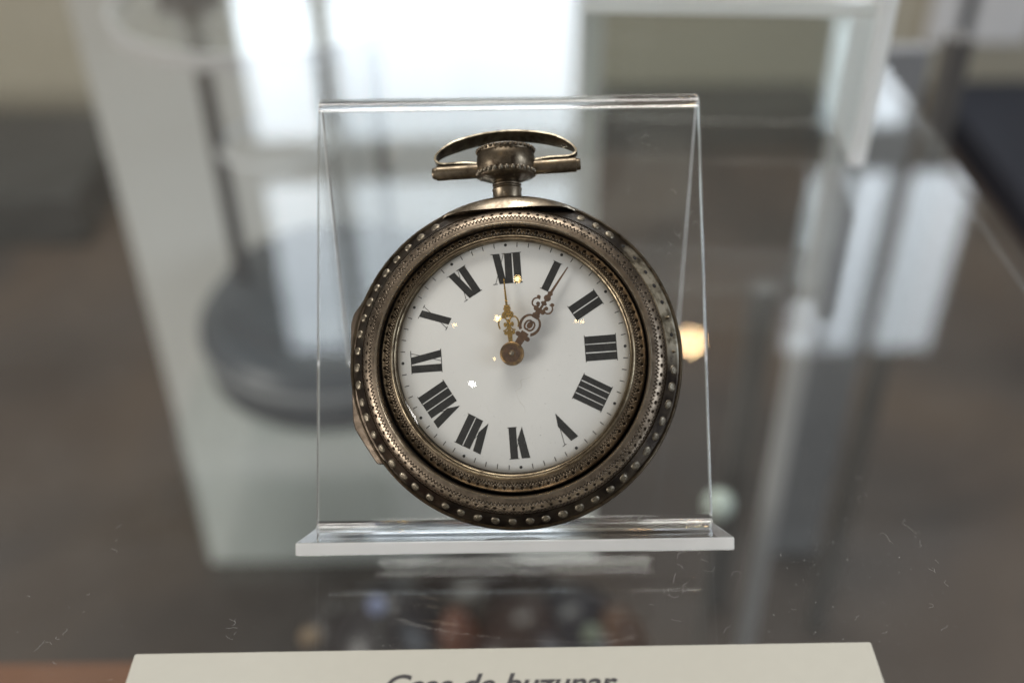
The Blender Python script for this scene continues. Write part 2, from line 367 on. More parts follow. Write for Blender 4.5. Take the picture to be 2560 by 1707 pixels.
# tiered display stand: clear discs on dark rods over a dark round base
def tiered():
    c = at_h(845, 860, 0.545); cx, cy = c.x, c.y
    t = empty('tiered_stand', (cx, cy, -0.299)); tag(t, 'clear round tiered stand with thin dark rods on a dark blue-grey base', 'stand')
    base = lathe('base', [(0, 0), (0.072, 0), (0.079, 0.008), (0.081, 0.040), (0.075, 0.048), (0.064, 0.052), (0.064, 0.062), (0.058, 0.066), (0, 0.068)], 48)
    bo = link('base', base, simple('blue_grey_base', (0.10, 0.114, 0.135), 0.35, var=0.25, nscale=30), t)
    link('band', lathe('band', [(0.0815, 0.030), (0.0825, 0.033), (0.0815, 0.036), (0.080, 0.033)], 48, closed=True), simple('pale_band', (0.34, 0.36, 0.38), 0.4), bo)
    dm = lathe('disc', [(0, 0), (0.077, 0), (0.078, 0.0008), (0.078, 0.0042), (0.077, 0.005), (0, 0.005)], 64, smooth=30)
    link('disc', dm, clear_sheet('smeared_glass', (0.95, 0.965, 0.96), 0.06, dust=0.2, smear_sheen=0.32), t, (-0.012, 0.0, 0.228))  # whitish film put in for the bright reflection on the disc
    link('disc_edge', lathe('disc_edge', [(0.0762, -0.0015), (0.0795, -0.0015), (0.0795, 0.0065), (0.0762, 0.0065)], 64, closed=True), simple('frosted_rim', (0.70, 0.70, 0.72), 0.4), t, (-0.012, 0, 0.228))
    link('ring', lathe('ring', [(0.030, 0), (0.033, 0.0015), (0.033, 0.003), (0.030, 0.0045), (0.0285, 0.002)], 48, closed=True), simple('pale_ring', (0.86, 0.87, 0.90), 0.35), t, (-.018, 0.0, 0.150))
    rm = simple('dark_rod_metal', (0.075, 0.075, 0.085), 0.4, metal=0.0)
    for (x, y, r, z1) in ((-0.050, -0.006, 0.0045, 0.262), (0.038, 0.012, 0.0038, 0.275), (0.003, 0.045, 0.003, 0.12)):
        link('rod', lathe('rod', [(0, 0), (r, 0), (r, z1 - 0.05), (r * 1.5, z1 - 0.047), (r * 1.5, z1 - 0.04), (r, z1 - 0.037), (r, z1), (0, z1)], 20), rm, t, (x, y, 0.060))
    # dark clip standing on the top disc
    link('finial', lathe('finial', [(0, 0), (0.017, 0), (0.016, 0.004), (0.009, 0.010), (0.008, 0.03), (0, 0.04)], 24), rm, t, (-0.050, -0.006, 0.234))
tiered()

# clear acrylic block behind the stand, on the shelf
M_cloud = acrylic('clouded_acrylic', 0.3, white=0.35)
def clear_block():
    t = empty('acrylic_block', (0.052, 0.130, 0.0)); tag(t, 'clear hollow acrylic block with clouded side rail standing behind the watch stand on the right', 'display block')
    t.rotation_euler.z = R(-5)
    link('front_plate', box_me('front_plate', -0.034, 0.030, -0.012, -0.010, 0.0004, 0.040, 0.0004), M_sheet, t)
    link('back_plate', box_me('back_plate', -0.034, 0.030, 0.010, 0.012, 0.0004, 0.040, 0.0004), M_sheet, t)
    link('top_rail', box_me('top_rail', -0.034, 0.030, -0.0098, 0.0098, 0.0360, 0.0398, 0.0006), M_cloud, t)
    link('side_rail', box_me('side_rail', 0.0302, 0.0345, -0.012, 0.012, 0.0004, 0.045, 0.0012), M_cloud, t)
clear_block()

# shelf uprights, strips standing for mirrored window bands, and other dim things below
def upright(px, py, h, wd, dp, z1, mat, label):
    p = at_h(px, py, h)
    o = link('upright', box_me('upright', -wd / 2, wd / 2, -dp / 2, dp / 2, 0, z1 + 0.44, 0.001), mat, None, (p.x, p.y, -0.44))
    return tag(o, label, 'upright', 'uprights under the shelf')
M_pale_up = simple('pale_upright', (0.50, 0.50, 0.50), 0.45, var=0.06)
M_dark_up = simple('dark_upright', (0.12, 0.115, 0.11), 0.5)
upright(2005, 853, 0.40, 0.0085, 0.0085, -0.008, M_pale_up, 'slim pale upright under the right edge of the shelf')
upright(1885, 900, 0.46, 0.013, 0.010, -0.19, M_dark_up, 'dark upright just left of the slim pale one')
upright(2215, 853, 0.44, 0.010, 0.010, -0.05, M_dark_up, 'dark upright right of the pale grey panel')  # dark strip added in place of a mirrored window mullion
p = at_h(2110, 853, 0.50)
o = link('grey_panel', box_me('grey_panel', -0.020, 0.013, 0, 0.010, 0, 0.36, 0.001), simple('grey_panel_paint', (0.25, 0.26, 0.275), 0.5), None, (p.x, p.y, -0.44))  # grey strip added in place of a mirrored pale band
tag(o, 'narrow grey upright panel low down on the right under the shelf', 'panel')
M_slate = simple('slate_paint', (0.032, 0.036, 0.040), 0.6)
for (x0, x1, y0, y1, z1, lab) in ((-1.2, -0.42, 0.80, 1.0, -0.385, 'long dark slate box along the back wall at the far left'),
                             (0.09, 0.36, 0.992, 1.082, -0.40, 'dark slate box along the back wall behind the acrylic block'),
                             (0.50, 1.3, 0.75, 1.08, -0.40, 'navy dark box along the back wall beyond the shelf edge')):
    o = link('slate_box', box_me('slate_box', x0, x1, y0, y1, -0.4398, z1, 0.004), simple('navy_paint', (0.018, 0.022, 0.036), 0.5) if x0 > 0.45 else M_slate)
    tag(o, lab, 'box', 'dark boxes along the back wall')
M_wood = simple('orange_wood', (0.19, 0.072, 0.028), 0.6, var=0.3, nscale=30)
p = at_h(120, 1700, 0.14)
o = link('wooden_rail', box_me('wooden_rail', -0.34, -0.085, -0.075, 0.064, -0.13, -0.115, 0.003), M_wood)  # warm orange glow put into the rail's colour
tag(o, 'orange-brown wooden rail under the shelf at the lower left', 'rail')
# patches of light on the far wall, upper right, put in as two white slabs
for (px, wd, lab) in ((2390, 0.05, 'smaller white sheet hung on the beige wall, upper right'), (2500, 0.085, 'larger white sheet hung on the beige wall, upper right')):
    q = at_h(px, 60, 1.09 - YC - 0.008)
    o = link('white_sheet', box_me('white_sheet', q.x - wd / 2, q.x + wd / 2, 1.078, 1.088, q.z - 0.03, -0.05, 0.001), simple('white_paper', (0.8, 0.8, 0.8), 0.7))
    tag(o, lab, 'sheet', 'white sheets on the wall')
# small dim ornaments on the floor below the watch
def ornament(px, py, h, r, col, tall, label):
    d = ray(px, py); q = CAM + d * (h / d.y)
    t = empty('ornament', (q.x, q.y, -0.44)); tag(t, label, 'ornament', 'ornaments below the shelf')
    k = q.z + 0.44
    prof = [(0, 0), (r * 0.7, 0), (r * 0.75, k * 0.06), (r * 0.35, k * 0.15), (r * 0.4, k * 0.4), (r * 0.95, k * 0.75), (r, k * 0.86), (r * 0.7, k * 0.97), (r * 0.3, k * tall), (0, k * tall + 0.002)]
    link('body', lathe('body', prof, 28, smooth=60), simple('ornament_glaze', col, 0.35, var=0.3, nscale=60), t)
    link('collar', lathe('collar', [(r * 0.36, k * .14), (r * 0.46, k * .17), (r * 0.36, k * .20)], 24, closed=True), M_dark, t)
ornament(1165, 1490, 0.350, 0.052, (0.018, 0.011, 0.010), 1.10, 'tallest near-black ornament below the watch')
ornament(1130, 1560, 0.315, 0.013, (0.12, 0.038, 0.018), 1.05, 'rust-red ornament in front of the near-black one')
ornament(960, 1525, 0.320, 0.032, (0.019, 0.015, 0.018), 1.05, 'dark ornament left of the rust-red one')
ornament(1300, 1550, 0.320, 0.032, (0.028, 0.013, 0.011), 1.04, 'dark brown ornament right of the rust-red one')
ornament(820, 1530, 0.340, 0.020, (0.028, 0.022, 0.022), 1.05, 'small dark ornament at the left end of the row')
ornament(1420, 1535, 0.325, 0.032, (0.017, 0.015, 0.022), 1.04, 'blue-black ornament near the right end of the row')
ornament(1530, 1560, 0.320, 0.018, (0.088, 0.043, 0.025), 1.04, 'small copper-brown ornament at the right end of the row')
def ball(px, py, h, r, col, label, rough=0.3):
    d = ray(px, py); q = CAM + d * (h / d.y)
    t = empty('ball_on_stem', (q.x, q.y, -0.44)); tag(t, label, 'ball', 'balls on thin stems')
    k = q.z + 0.44
    link('ball', lathe('ball', [(r * math.sin(a * math.pi / 14), k - r * math.cos(a * math.pi / 14)) for a in range(15)], 28, smooth=80), simple('ball_glaze', col, rough, var=0.05), t)
    link('stem', lathe('stem', [(0, 0), (0.004, 0), (0.004, 0.003), (0.0012, 0.005), (0.0012, k - r * 0.96), (0, k - r * 0.96)], 12), M_dark_up, t)
ball(1790, 1268, 0.30, 0.0062, (0.62, 0.70, 0.64), 'pale green-white ball seen through the shelf at the stand corner')
ball(932, 1508, 0.26, 0.0036, (0.22, 0.25, 0.40), 'small lilac-blue ball among the dark ornaments')
ball(1470, 1588, 0.25, 0.0040, (0.14, 0.16, 0.12), 'small sage-green ball among the dark ornaments')
ball(765, 1585, 0.25, 0.0040, (0.22, 0.15, 0.09), 'small tan ball at the left of the ornaments')
# lamp that the shelf mirrors as a warm disc
d = ray(1728, 856); q = Vector((CAM.x, CAM.y, -ZC)) + Vector((d.x, d.y, -d.z)) * 2.4
t = empty('wall_lamp', q); tag(t, 'small warm glowing lamp mirrored as a disc right of the watch', 'lamp')
link('bulb', lathe('bulb', [(0.015 * math.sin(a * math.pi / 12), -0.015 * math.cos(a * math.pi / 12)) for a in range(13)], 24, smooth=80), emission('warm_bulb', (1.0, 0.66, 0.34), 95), t)
link('lamp_holder', lathe('lamp_holder', [(0, 0.0145), (0.010, 0.0125), (0.010, 0.05), (0, 0.05)], 24), M_dark_up, t)

# ------------------------------------------------------------------ acrylic easel stand
def easel():
    T = 0.0018
    y0, z0 = 0.0, T / 2                     # lower bend rests on the shelf
    pts = [Vector((0.0425, T / 2 + 0.0002)), Vector((0.0478, 0.0542)), Vector((0.0, T / 2 + 0.0006)), Vector((-0.0132, 0.0123))]
    rad = {1: 0.0017, 2: 0.0023}
    line = [pts[0]]; bend = set()
    for i in (1, 2):
        a, b, c = pts[i - 1], pts[i], pts[i + 1]
        u, v = (a - b).normalized(), (c - b).normalized()
        ang = math.acos(max(-1, min(1, u.dot(v)))); r = rad[i]
        tl = r / math.tan(ang / 2); ctr = b + (u + v).normalized() * (r / math.sin(ang / 2))
        p0, p1 = b + u * tl, b + v * tl
        a0 = math.atan2(*(p0 - ctr).yx); a1 = math.atan2(*(p1 - ctr).yx)
        da = (a1 - a0 + math.pi) % (2 * math.pi) - math.pi
        for k in range(15):
            q = a0 + da * k / 14; bend.add(len(line)); line.append(ctr + Vector((math.cos(q), math.sin(q))) * r)
    line.append(pts[3])
    n = len(line); lft, rgt = [], []
    for i, p in enumerate(line):
        dv = (line[min(i + 1, n - 1)] - line[max(i - 1, 0)]).normalized(); nn = Vector((-dv.y, dv.x))
        lft.append(p + nn * T / 2); rgt.append(p - nn * T / 2)
    lo = min(v.y for v in lft + rgt)
    X = 0.0303
    vs_, fs, mi = [], [], []
    for x in (-X, X):
        for p in lft + rgt: vs_.append((x, p.x, p.y - lo + 0.00005))
    N = 2 * n
    for i in range(n - 1):
        fl = 0 if (i in bend and i + 1 in bend) else 3
        fs.append((i, i + 1, N + i + 1, N + i)); mi.append(fl)
        fs.append((n + i, N + n + i, N + n + i + 1, n + i + 1)); mi.append(fl)
        fs.append((i, n + i, n + i + 1, i + 1)); mi.append(2)
        fs.append((N + i, N + i + 1, N + n + i + 1, N + n + i)); mi.append(2)
    fs.append((0, N, N + n, n)); mi.append(2)
    fs.append((n - 1, 2 * n - 1, N + 2 * n - 1, N + n - 1)); mi.append(1)
    me = bpy.data.meshes.new('bent_sheet'); me.from_pydata(vs_, [], fs)
    for m_ in (M_acr, M_frost, M_acr_edge, M_panel): me.materials.append(m_)
    for p_, k in zip(me.polygons, mi): p_.material_index = k
    bm = bmesh.new(); bm.from_mesh(me)
    bmesh.ops.recalc_face_normals(bm, faces=bm.faces)
    sharp = [e for e in bm.edges if len(e.link_faces) == 2 and e.calc_face_angle() > R(60)]
    bmesh.ops.bevel(bm, geom=sharp, offset=0.00022, segments=2, profile=0.5, affect='EDGES', material=-1)
    bm.to_mesh(me); bm.free()
    me.shade_smooth(); me.set_sharp_from_angle(angle=R(20))
    t = empty('display_stand', (0, 0, 0)); tag(t, 'clear bent acrylic easel stand with frosted ledge holding the pocket watch', 'display stand')
    link('bent_sheet', me, None, t)
    return t
M_panel = clear_sheet('flat_acrylic', (0.985, 0.99, 0.99), 0.03, dust=0.2, dust_scale=2400, smear_sheen=0.006)
M_acr_edge = acrylic('polished_acrylic_edge', 0.12, white=0.55)
easel()

# ------------------------------------------------------------------ pocket watch
K = 0.1530 / FPX                            # one local unit = one photograph pixel at the dial's distance
d = ray(1281, 899)
W = empty('pocket_watch', CAM + d * 0.1530)
tag(W, 'tarnished silver pair-case pocket watch with white Roman numeral dial and studded rim', 'pocket watch')
base_rot = Matrix((RIGHT, UP, -FWD)).transposed()
W.rotation_euler = (base_rot @ Matrix.Rotation(R(-6.5), 3, 'X') @ Matrix.Rotation(R(-5.0), 3, 'Y') @ Matrix.Rotation(R(2.5 - ROLL), 3, 'Z')).to_euler()
def part(name, me, mat, parent=W, loc=None):
    return link(name, me, mat, parent, tuple(c * K for c in loc) if loc else None)
# outer case: bowl, rim, engraved ring
case_prof = [(392, -30), (404, -42), (414, -52), (421, -60), (424, -68), (424, -76), (421, -82), (415, -88), (407, -104), (388, -138), (350, -176), (290, -206), (200, -226), (100, -234), (0, -236)]
part('outer_case', lathe('outer_case', case_prof, 160, scale=K), M_case)
def brassy_band():
    """rim band: blackened, rubbed down to greenish brass over the right-hand side"""
    m, nt, p, o = new_mat('worn_rim')
    uv = nd(nt, 'ShaderNodeUVMap'); sep = nd(nt, 'ShaderNodeSeparateXYZ'); nt.links.new(uv.outputs[0], sep.inputs[0])
    n1 = noise_tex(nt, 500, 5, 0.65)
    du = mth(nt, 'ABSOLUTE', mth(nt, 'SUBTRACT', mth(nt, 'ADD', sep.outputs[0], mth(nt, 'MULTIPLY', mth(nt, 'SUBTRACT', n1, 0.5), 0.05)), 0.197))
    k = mth(nt, 'MULTIPLY', mth(nt, 'SUBTRACT', 0.070, du), 40.0, clamp=True)
    k = mth(nt, 'MULTIPLY', k, ramp(nt, n1, ((0.36, 0.25), (0.55, 1.0))))
    f = ramp(nt, noise_tex(nt, 320, 5, 0.6), ((0.40, 0.0), (0.70, 1.0)))
    dk = mix_col(nt, f, (0.035, 0.028, 0.024), (0.13, 0.105, 0.08))
    br = mix_col(nt, n1, (0.66, 0.56, 0.33), (0.86, 0.84, 0.78))
    nt.links.new(mix_col(nt, k, dk, br), p.inputs['Base Color'])
    p.inputs['Metallic'].default_value = 1.0; p.inputs['Roughness'].default_value = 0.36
    nt.links.new(bump(nt, n1, 0.4, 0.00008), p.inputs['Normal'])
    return m
band = part('rim_band', lathe('rim_band', [(380, -6), (384, -4), (387, -8), (391, -14), (400, -24), (408, -34), (413, -40), (417, -42), (419, -48), (417, -53)], 160, scale=K), brassy_band())
# small plain border on the rim outside the studs
part('rim_wire', lathe('rim_wire', [(415, -40), (419, -38), (423, -42), (424, -50), (421, -55)], 160, scale=K, closed=False), M_case)
part('bezel_edge', lathe('bezel_edge', [(336, -46), (337, 10), (337.5, 22), (339.5, 26.5), (343, 27.5), (345, 26.5)], 180, scale=K), M_polish)
part('engraved_ring', lathe('engraved_ring', [(381.5, -6), (380.5, 2), (377, 9), (371, 15), (363, 20.5), (354, 24.5), (345, 26.6)], 220, scale=K), M_bez1)
part('case_lining', lathe('case_lining', [(336.2, 6), (335, -40), (330, -60), (318, -64)], 128, scale=K), M_gap)
# studs round the rim; some have fallen out on the right and left holes
def dome(name, r, h, n=12, sink=2.0, flat=0.0):
    prof = [(r, -sink), (r, 0), (r * 0.94, h * 0.38), (r * 0.74, h * 0.74), (r * 0.42, h * 0.94), (0, h * (1.0 - flat))]
    return lathe(name, prof, n, scale=K, smooth=80)
stud_me = dome('rivet', 12.0, 4.6, 16, flat=0.18); stud_me.materials.append(M_rivet)
pin_me = dome('pin', 4.6, 8.0); pin_me.materials.append(M_rivet)
hole_me = lathe('rivet_hole', [(0, 1.2), (5.0, 1.1), (5.8, 0.2), (5.8, -3)], 12, scale=K); hole_me.materials.append(M_pit)
stud_n = Vector((0.66, 0.0, 0.75))
NST = 58
for i in range(NST):
    a = (i + 0.5) * 360 / NST + random.uniform(-0.35, 0.35)
    aa = (a + 180) % 360 - 180
    if -24 < aa < 24.5: continue
    if 46 < a < 92:
        k = int((a - 46) / 6.2)
        me, nm = (pin_me, 'pin') if k in (5, 7) else (hole_me, 'rivet_hole')
    else: me, nm = stud_me, 'rivet'
    ar = R(a); rr, ww = 400.5, -24
    o = link(nm, me, None, band, (rr * math.sin(ar) * K, rr * math.cos(ar) * K, ww * K))
    nrm = Vector((stud_n.x * math.sin(ar), stud_n.x * math.cos(ar), stud_n.z))
    o.rotation_euler = (nrm.to_track_quat('Z', 'Y').to_matrix() @ Matrix.Rotation(random.uniform(0, 6.28), 3, 'Z')).to_euler()
    o.scale = (random.uniform(0.86, 1.08), random.uniform(0.9, 1.1), random.uniform(0.75, 1.1))
# polished crescent below the neck
def crescent():
    vs_, fs = [], []; n = 40
    for i in range(n + 1):
        a = R(-24.5 + 50 * i / n); e = abs(2 * i / n - 1)
        rin = min(384.0 / math.cos(a) + 1.5, 416)
        thick = (1 - e ** 4)
        cols = [(423.5, -78), (427.5 - 2 * e, -60), (427 - 3 * e, -34), (423 - 3 * e, -16 - 8 * e), (415, -5 - 10 * e), (max(rin + 3, 0.5 * (rin + 413)), 3 * thick - 8 * e), (rin + 1, 9 * thick - 14 * e * e), (rin - 1.0, 5 * thick - 16 * e * e), (rin, -34)]
        for (r, h) in cols:
            bs = -45 if r > 417 else -6 - (r - 386) * 1.25
            h = h if h < -60 else h + (min(h, bs) - h) * e ** 5
            vs_.append((r * math.sin(a), r * math.cos(a), h))
    m = 9
    for i in range(n):
        for j in range(m - 1):
            fs.append((i * m + j, i * m + j + 1, (i + 1) * m + j + 1, (i + 1) * m + j))
    fs.append(tuple(range(m))); fs.append(tuple(n * m + j for j in range(m)))
    return mesh('crescent', vs_, fs, 50, K)
part('crescent', crescent(), M_polish)
# hinge block on the left
def hinge():
    out = [(-338, 225), (-388, 163), (-404, 142), (-412, 118), (-414, 60), (-414, -60), (-413, -128), (-408, -150), (-388, -185), (-356, -237), (-346, -240)]
    out = [(x * 1.022, y * 1.022) for x, y in out]
    vs_, fs = [], []
    def inner(x, y):
        l = math.hypot(x, y); return x / l * 411, y / l * 411
    n = len(out)
    for (x, y) in out:
        ix, iy = inner(x, y)
        for (q, wz) in (((ix, iy), -38), ((x * 0.992, y * 0.992), -46), ((x, y), -54), ((x, y), -96), ((x * .99, y * .99), -104), ((ix, iy), -104)):
            vs_.append((q[0], q[1], wz))
    m = 6
    for i in range(n - 1):
        for j in range(m): fs.append((i * m + j, i * m + (j + 1) % m, (i + 1) * m + (j + 1) % m, (i + 1) * m + j))
    fs.append(tuple(range(m))); fs.append(tuple((n - 1) * m + j for j in range(m)))
    return mesh('hinge', vs_, fs, 35, K)
hg = part('hinge', hinge(), silver('hinge_silver', (0.25, 0.20, 0.155), (0.07, 0.052, 0.038), 0.32, 0.52))
for (y0, y1) in ((-118, -44), (-40, 40), (44, 112)):
    kn = lathe('knuckle', [(0, y0), (11, y0), (12, y0 + 1.5), (12, y1 - 1.5), (11, y1), (0, y1)], 16, axis='y', scale=K)
    link('knuckle', kn, M_bow, hg, (-416 * K, 0, -88 * K))

# pendant: neck, crown, bow
AX = -58                                     # depth of the pendant axis
PY = lambda v: v * 1.035
neck = part('neck', lathe('neck', [(0, PY(396)), (38, PY(396)), (37.5, PY(402)), (37, PY(430)), (38.5, PY(432)), (39, PY(435)), (37, PY(437.5)), (34.5, PY(438.5)), (34.5, PY(442)), (37.5, PY(443.5)), (38, PY(447)), (35, PY(449.5)), (33, PY(452)), (33, PY(460)), (0, PY(460))], 48, axis='y', scale=K), M_case, loc=(0, 0, AX))
crown = part('crown', lathe('crown', [(0, PY(453)), (34, PY(454)), (38, PY(456)), (46, PY(459)), (60, PY(463)), (69, PY(467)), (73, PY(471)), (73, PY(476)), (71, PY(479)), (72, PY(483)), (75, PY(490)), (76.5, PY(500)), (76.5, PY(510)), (75, PY(519)), (72, PY(525)), (71.5, PY(528)), (74, PY(531)), (75, PY(535)), (70, PY(540)), (50, PY(544)), (0, PY(546))], 64, axis='y', scale=K), M_case, loc=(0, 0, AX))
bead_me = lathe('bead', [(0, -6.4), (4.5, -4.5), (6.4, 0), (4.5, 4.5), (0, 6.4)], 8, scale=K, smooth=80); bead_me.materials.append(M_rivet)
tb_me = lathe('bead', [(0, -5.2), (3.7, -3.7), (5.2, 0), (3.7, 3.7), (0, 5.2)], 8, scale=K, smooth=80); tb_me.materials.append(M_case)
for (nb, rr, yy, me) in ((30, 75, 475, bead_me), (34, 74, 533, tb_me)):
    for i in range(nb):
        a = 2 * math.pi * (i + random.uniform(-0.06, 0.06)) / nb
        o = link('bead', me, None, crown, (rr * math.cos(a) * K, PY(yy) * K, rr * math.sin(a) * K))
        s_ = random.uniform(0.9, 1.08); o.scale = (s_, s_ * random.uniform(0.95, 1.2), s_)
TY = PY(488)
for s in (-1, 1):
    prof = [(0, 60 * s), (19.5, 60 * s), (19.8, 80 * s), (20, 180 * s), (19.2, 183 * s), (16, 184 * s), (15.5, 190 * s), (13.5, 194 * s), (0, 195 * s)]
    me = lathe('bow_pin', prof, 32, axis='x', scale=K, smooth=35)
    part('bow_pin', me, M_case, loc=(0, TY + 1.0 * s * 0, AX))
def bow():
    P = [(-62, 15), (-84, 19.5), (-110, 22), (-140, 22), (-160, 21.5), (-174, 24), (-183, 31), (-186, 40), (-182, 50), (-172, 61), (-155, 73), (-130, 85), (-100, 95), (-65, 103), (-30, 107), (0, 108), (35, 106), (72, 100), (106, 91), (136, 79), (160, 65), (176, 51), (183, 41), (184, 33), (178, 26), (166, 22), (145, 21.5), (110, 22), (84, 19.5), (62, 15)]
    # smooth the path
    for _ in range(2):
        Q = [P[0]]
        for a, b in zip(P[:-1], P[1:]):
            Q += [(a[0] * .75 + b[0] * .25, a[1] * .75 + b[1] * .25), (a[0] * .25 + b[0] * .75, a[1] * .25 + b[1] * .75)]
        P = Q + [P[-1]]
    lean = R(25); vs_, fs = [], []; n = len(P); th = 2.6
    for i, (x, h) in enumerate(P):
        a, b = P[max(i - 1, 0)], P[min(i + 1, n - 1)]
        dx, dy = b[0] - a[0], b[1] - a[1]; l = math.hypot(dx, dy) or 1; nx, ny = -dy / l, dx / l
        up_ = max(0, min(1, (h - 22) / 60))
        hw = 13 + 12 * up_ if h > 22 or abs(x) > 120 else 9
        hw = 14 + 8 * up_
        if abs(x) < 120 and h < 23: hw = 9 + 6 * (abs(x) - 62) / 58
        for (sw, st) in ((-1, -1), (-1, 1), (-.86, 1.3), (.86, 1.3), (1, 1), (1, -1), (.86, -1.3), (-.86, -1.3)):
            X_, H_ = x + nx * th * st, (h - 20) + ny * th * st
            wz = sw * hw
            y = H_ * math.cos(lean) + wz * math.sin(lean) * up_
            z = -H_ * math.sin(lean) + wz * math.cos(lean * up_)
            vs_.append((X_, TY + 20 + y, AX + z))
    m = 8
    for i in range(n - 1):
        for j in range(m): fs.append((i * m + j, i * m + (j + 1) % m, (i + 1) * m + (j + 1) % m, (i + 1) * m + j))
    fs.append(tuple(range(m))); fs.append(tuple((n - 1) * m + j for j in range(m)))
    return mesh('bow', vs_, fs, 40, K)
part('bow', bow(), M_bow)

# inner watch: engraved ring, lip, crystal, dial
IC = (-1, 9)
part('inner_bezel', lathe('inner_bezel', [(335.5, -30), (335, -4), (333, 2), (326, 6), (315, 10), (300, 14)], 200, scale=K), M_bez2, loc=(IC[0], 4.5, 0))
part('crystal_rim', lathe('crystal_rim', [(308, 10), (306, 14.5), (302.5, 16), (299.5, 13), (298.5, 9.5), (296.5, 10.5), (293.5, 8.5), (292.5, 3), (292.5, -20)], 160, scale=K), M_lip, loc=(IC[0], IC[1], 0))
DZ = lambda r: -9 + 9 * (1 - (r / 296) ** 2)
dial_me = lathe('dial', [(r, DZ(r)) for r in range(0, 296, 12)] + [(294, -13)], 128, scale=K, smooth=80)
dial = part('dial', dial_me, M_dial, loc=(1, 13, 0))
dial.rotation_euler.z = R(1.5)
RS, H = 296.0, 52.0
RC = (RS * RS + H * H) / (2 * H)
cz = lambda r, t=0: 58 - t - (RC - math.sqrt(RC * RC - r * r))
cry = [(r, cz(r)) for r in range(0, 297, 12)] + [(294.5, cz(294.5) - 1), (294.0, cz(294) - 9)] + [(r, cz(r, 9)) for r in range(288, -1, -12)]
part('crystal', lathe('crystal', cry, 128, scale=K, smooth=60), M_crystal, loc=(IC[0], IC[1], 0))

def flat_poly(polys, zf, th=0.5):
    """thin raised print: polygons in dial units, following the plate's dome"""
    vs_, fs = [], []
    for pg in polys:
        b0 = len(vs_); n = len(pg)
        for (x, y) in pg: vs_.append((x, y, zf(math.hypot(x, y)) + th))
        for (x, y) in pg: vs_.append((x, y, zf(math.hypot(x, y)) - 1))
        fs.append(tuple(range(b0, b0 + n)))
        for i in range(n): fs.append((b0 + i, b0 + n + i, b0 + n + (i + 1) % n, b0 + (i + 1) % n))
    return mesh('print', vs_, fs, None, K)
R0, NH = 181.0, 78.0
def glyph(txt):
    n4 = txt == 'IIII'
    bw, gap, hair = (14.2, 2.6, 0.8) if n4 else (18.8, 2.8, 0.8)
    polys, x = [], 0.0
    def line(xa, ya, xb, yb, hw):
        l = math.hypot(xb - xa, yb - ya); nx, ny = -(yb - ya) / l * hw, (xb - xa) / l * hw
        polys.append([(xa + nx, ya + ny), (xa - nx, ya - ny), (xb - nx, yb - ny), (xb + nx, yb + ny)])
    for i, ch in enumerate(txt):
        last = i == len(txt) - 1
        if ch == 'I':
            j = random.uniform(-0.6, 0.6)
            polys.append([(x + j, 0), (x + bw + j, 0), (x + bw, NH), (x, NH)])
            x += bw + (0 if last else gap)
        elif ch == 'V':
            polys.append([(-1 + x, NH), (14.5 + x, 0), (27.5 + x, 0.40 * NH), (20 + x, NH)])
            line(x + 24, 0.42 * NH, x + 39, NH, 0.6)
            line(x + 34, NH - 0.6, x + 45, NH - 0.6, 0.7)
            x += 29 if not last else 39
        elif ch == 'X':
            polys.append([(x, NH), (x + 14, 0), (x + 32, 0), (x + 18, NH)])
            line(x + 28.5, NH, x + 20.5, NH * .66, 0.6); line(x + 11.5, NH * 0.30, x + 4, 0, 0.6)
            line(x - 2, 0.0, x + 9, 0.0, 0.7); line(x + 24, NH, x + 33, NH, 0.7); line(x - 5, NH - .4, x + 1, NH - .4, 0.7)
            x += 30 if not last else 32
    if 'I' in txt:
        line(-3 if txt[0] == 'I' else 4, 0.2, x + 3, 0.2, hair) if txt[0] == 'I' else line(x - bw - 2, 0.2, x + 3, 0.2, hair)
        line(-3 if txt[0] == 'I' else x - bw - 3, NH - 0.2, x + 3, NH - 0.2, hair)
    return [[(px - x / 2, py) for (px, py) in pg] for pg in polys]
NUM = ['I', 'II', 'III', 'IIII', 'V', 'VI', 'VII', 'VIII', 'IX', 'X', 'XI', 'XII']
for k, txt in enumerate(NUM, 1):
    a = R(30 * k); out = []
    for pg in glyph(txt):
        out.append([(p_[0] * math.cos(a) + (R0 + p_[1]) * math.sin(a), -p_[0] * math.sin(a) + (R0 + p_[1]) * math.cos(a)) for p_ in pg])
    link('numeral', flat_poly(out, DZ), M_ink, dial)
for k in range(60):
    a = R(6 * k)
    if k % 5 == 0:
        pg = [(0 + 3.9 * math.cos(t * math.pi / 5), 280.5 + 3.9 * math.sin(t * math.pi / 5)) for t in range(10)]
    else:
        l0 = 274.5 + random.uniform(-1, 1); pg = [(-0.95, l0), (0.95, l0), (0.8, l0 + 12), (-0.8, l0 + 12)]
    pg = [(x * math.cos(a) + y * math.sin(a), -x * math.sin(a) + y * math.cos(a)) for x, y in pg]
    link('minute_dot' if k % 5 == 0 else 'minute_tick', flat_poly([pg], DZ), M_ink, dial)

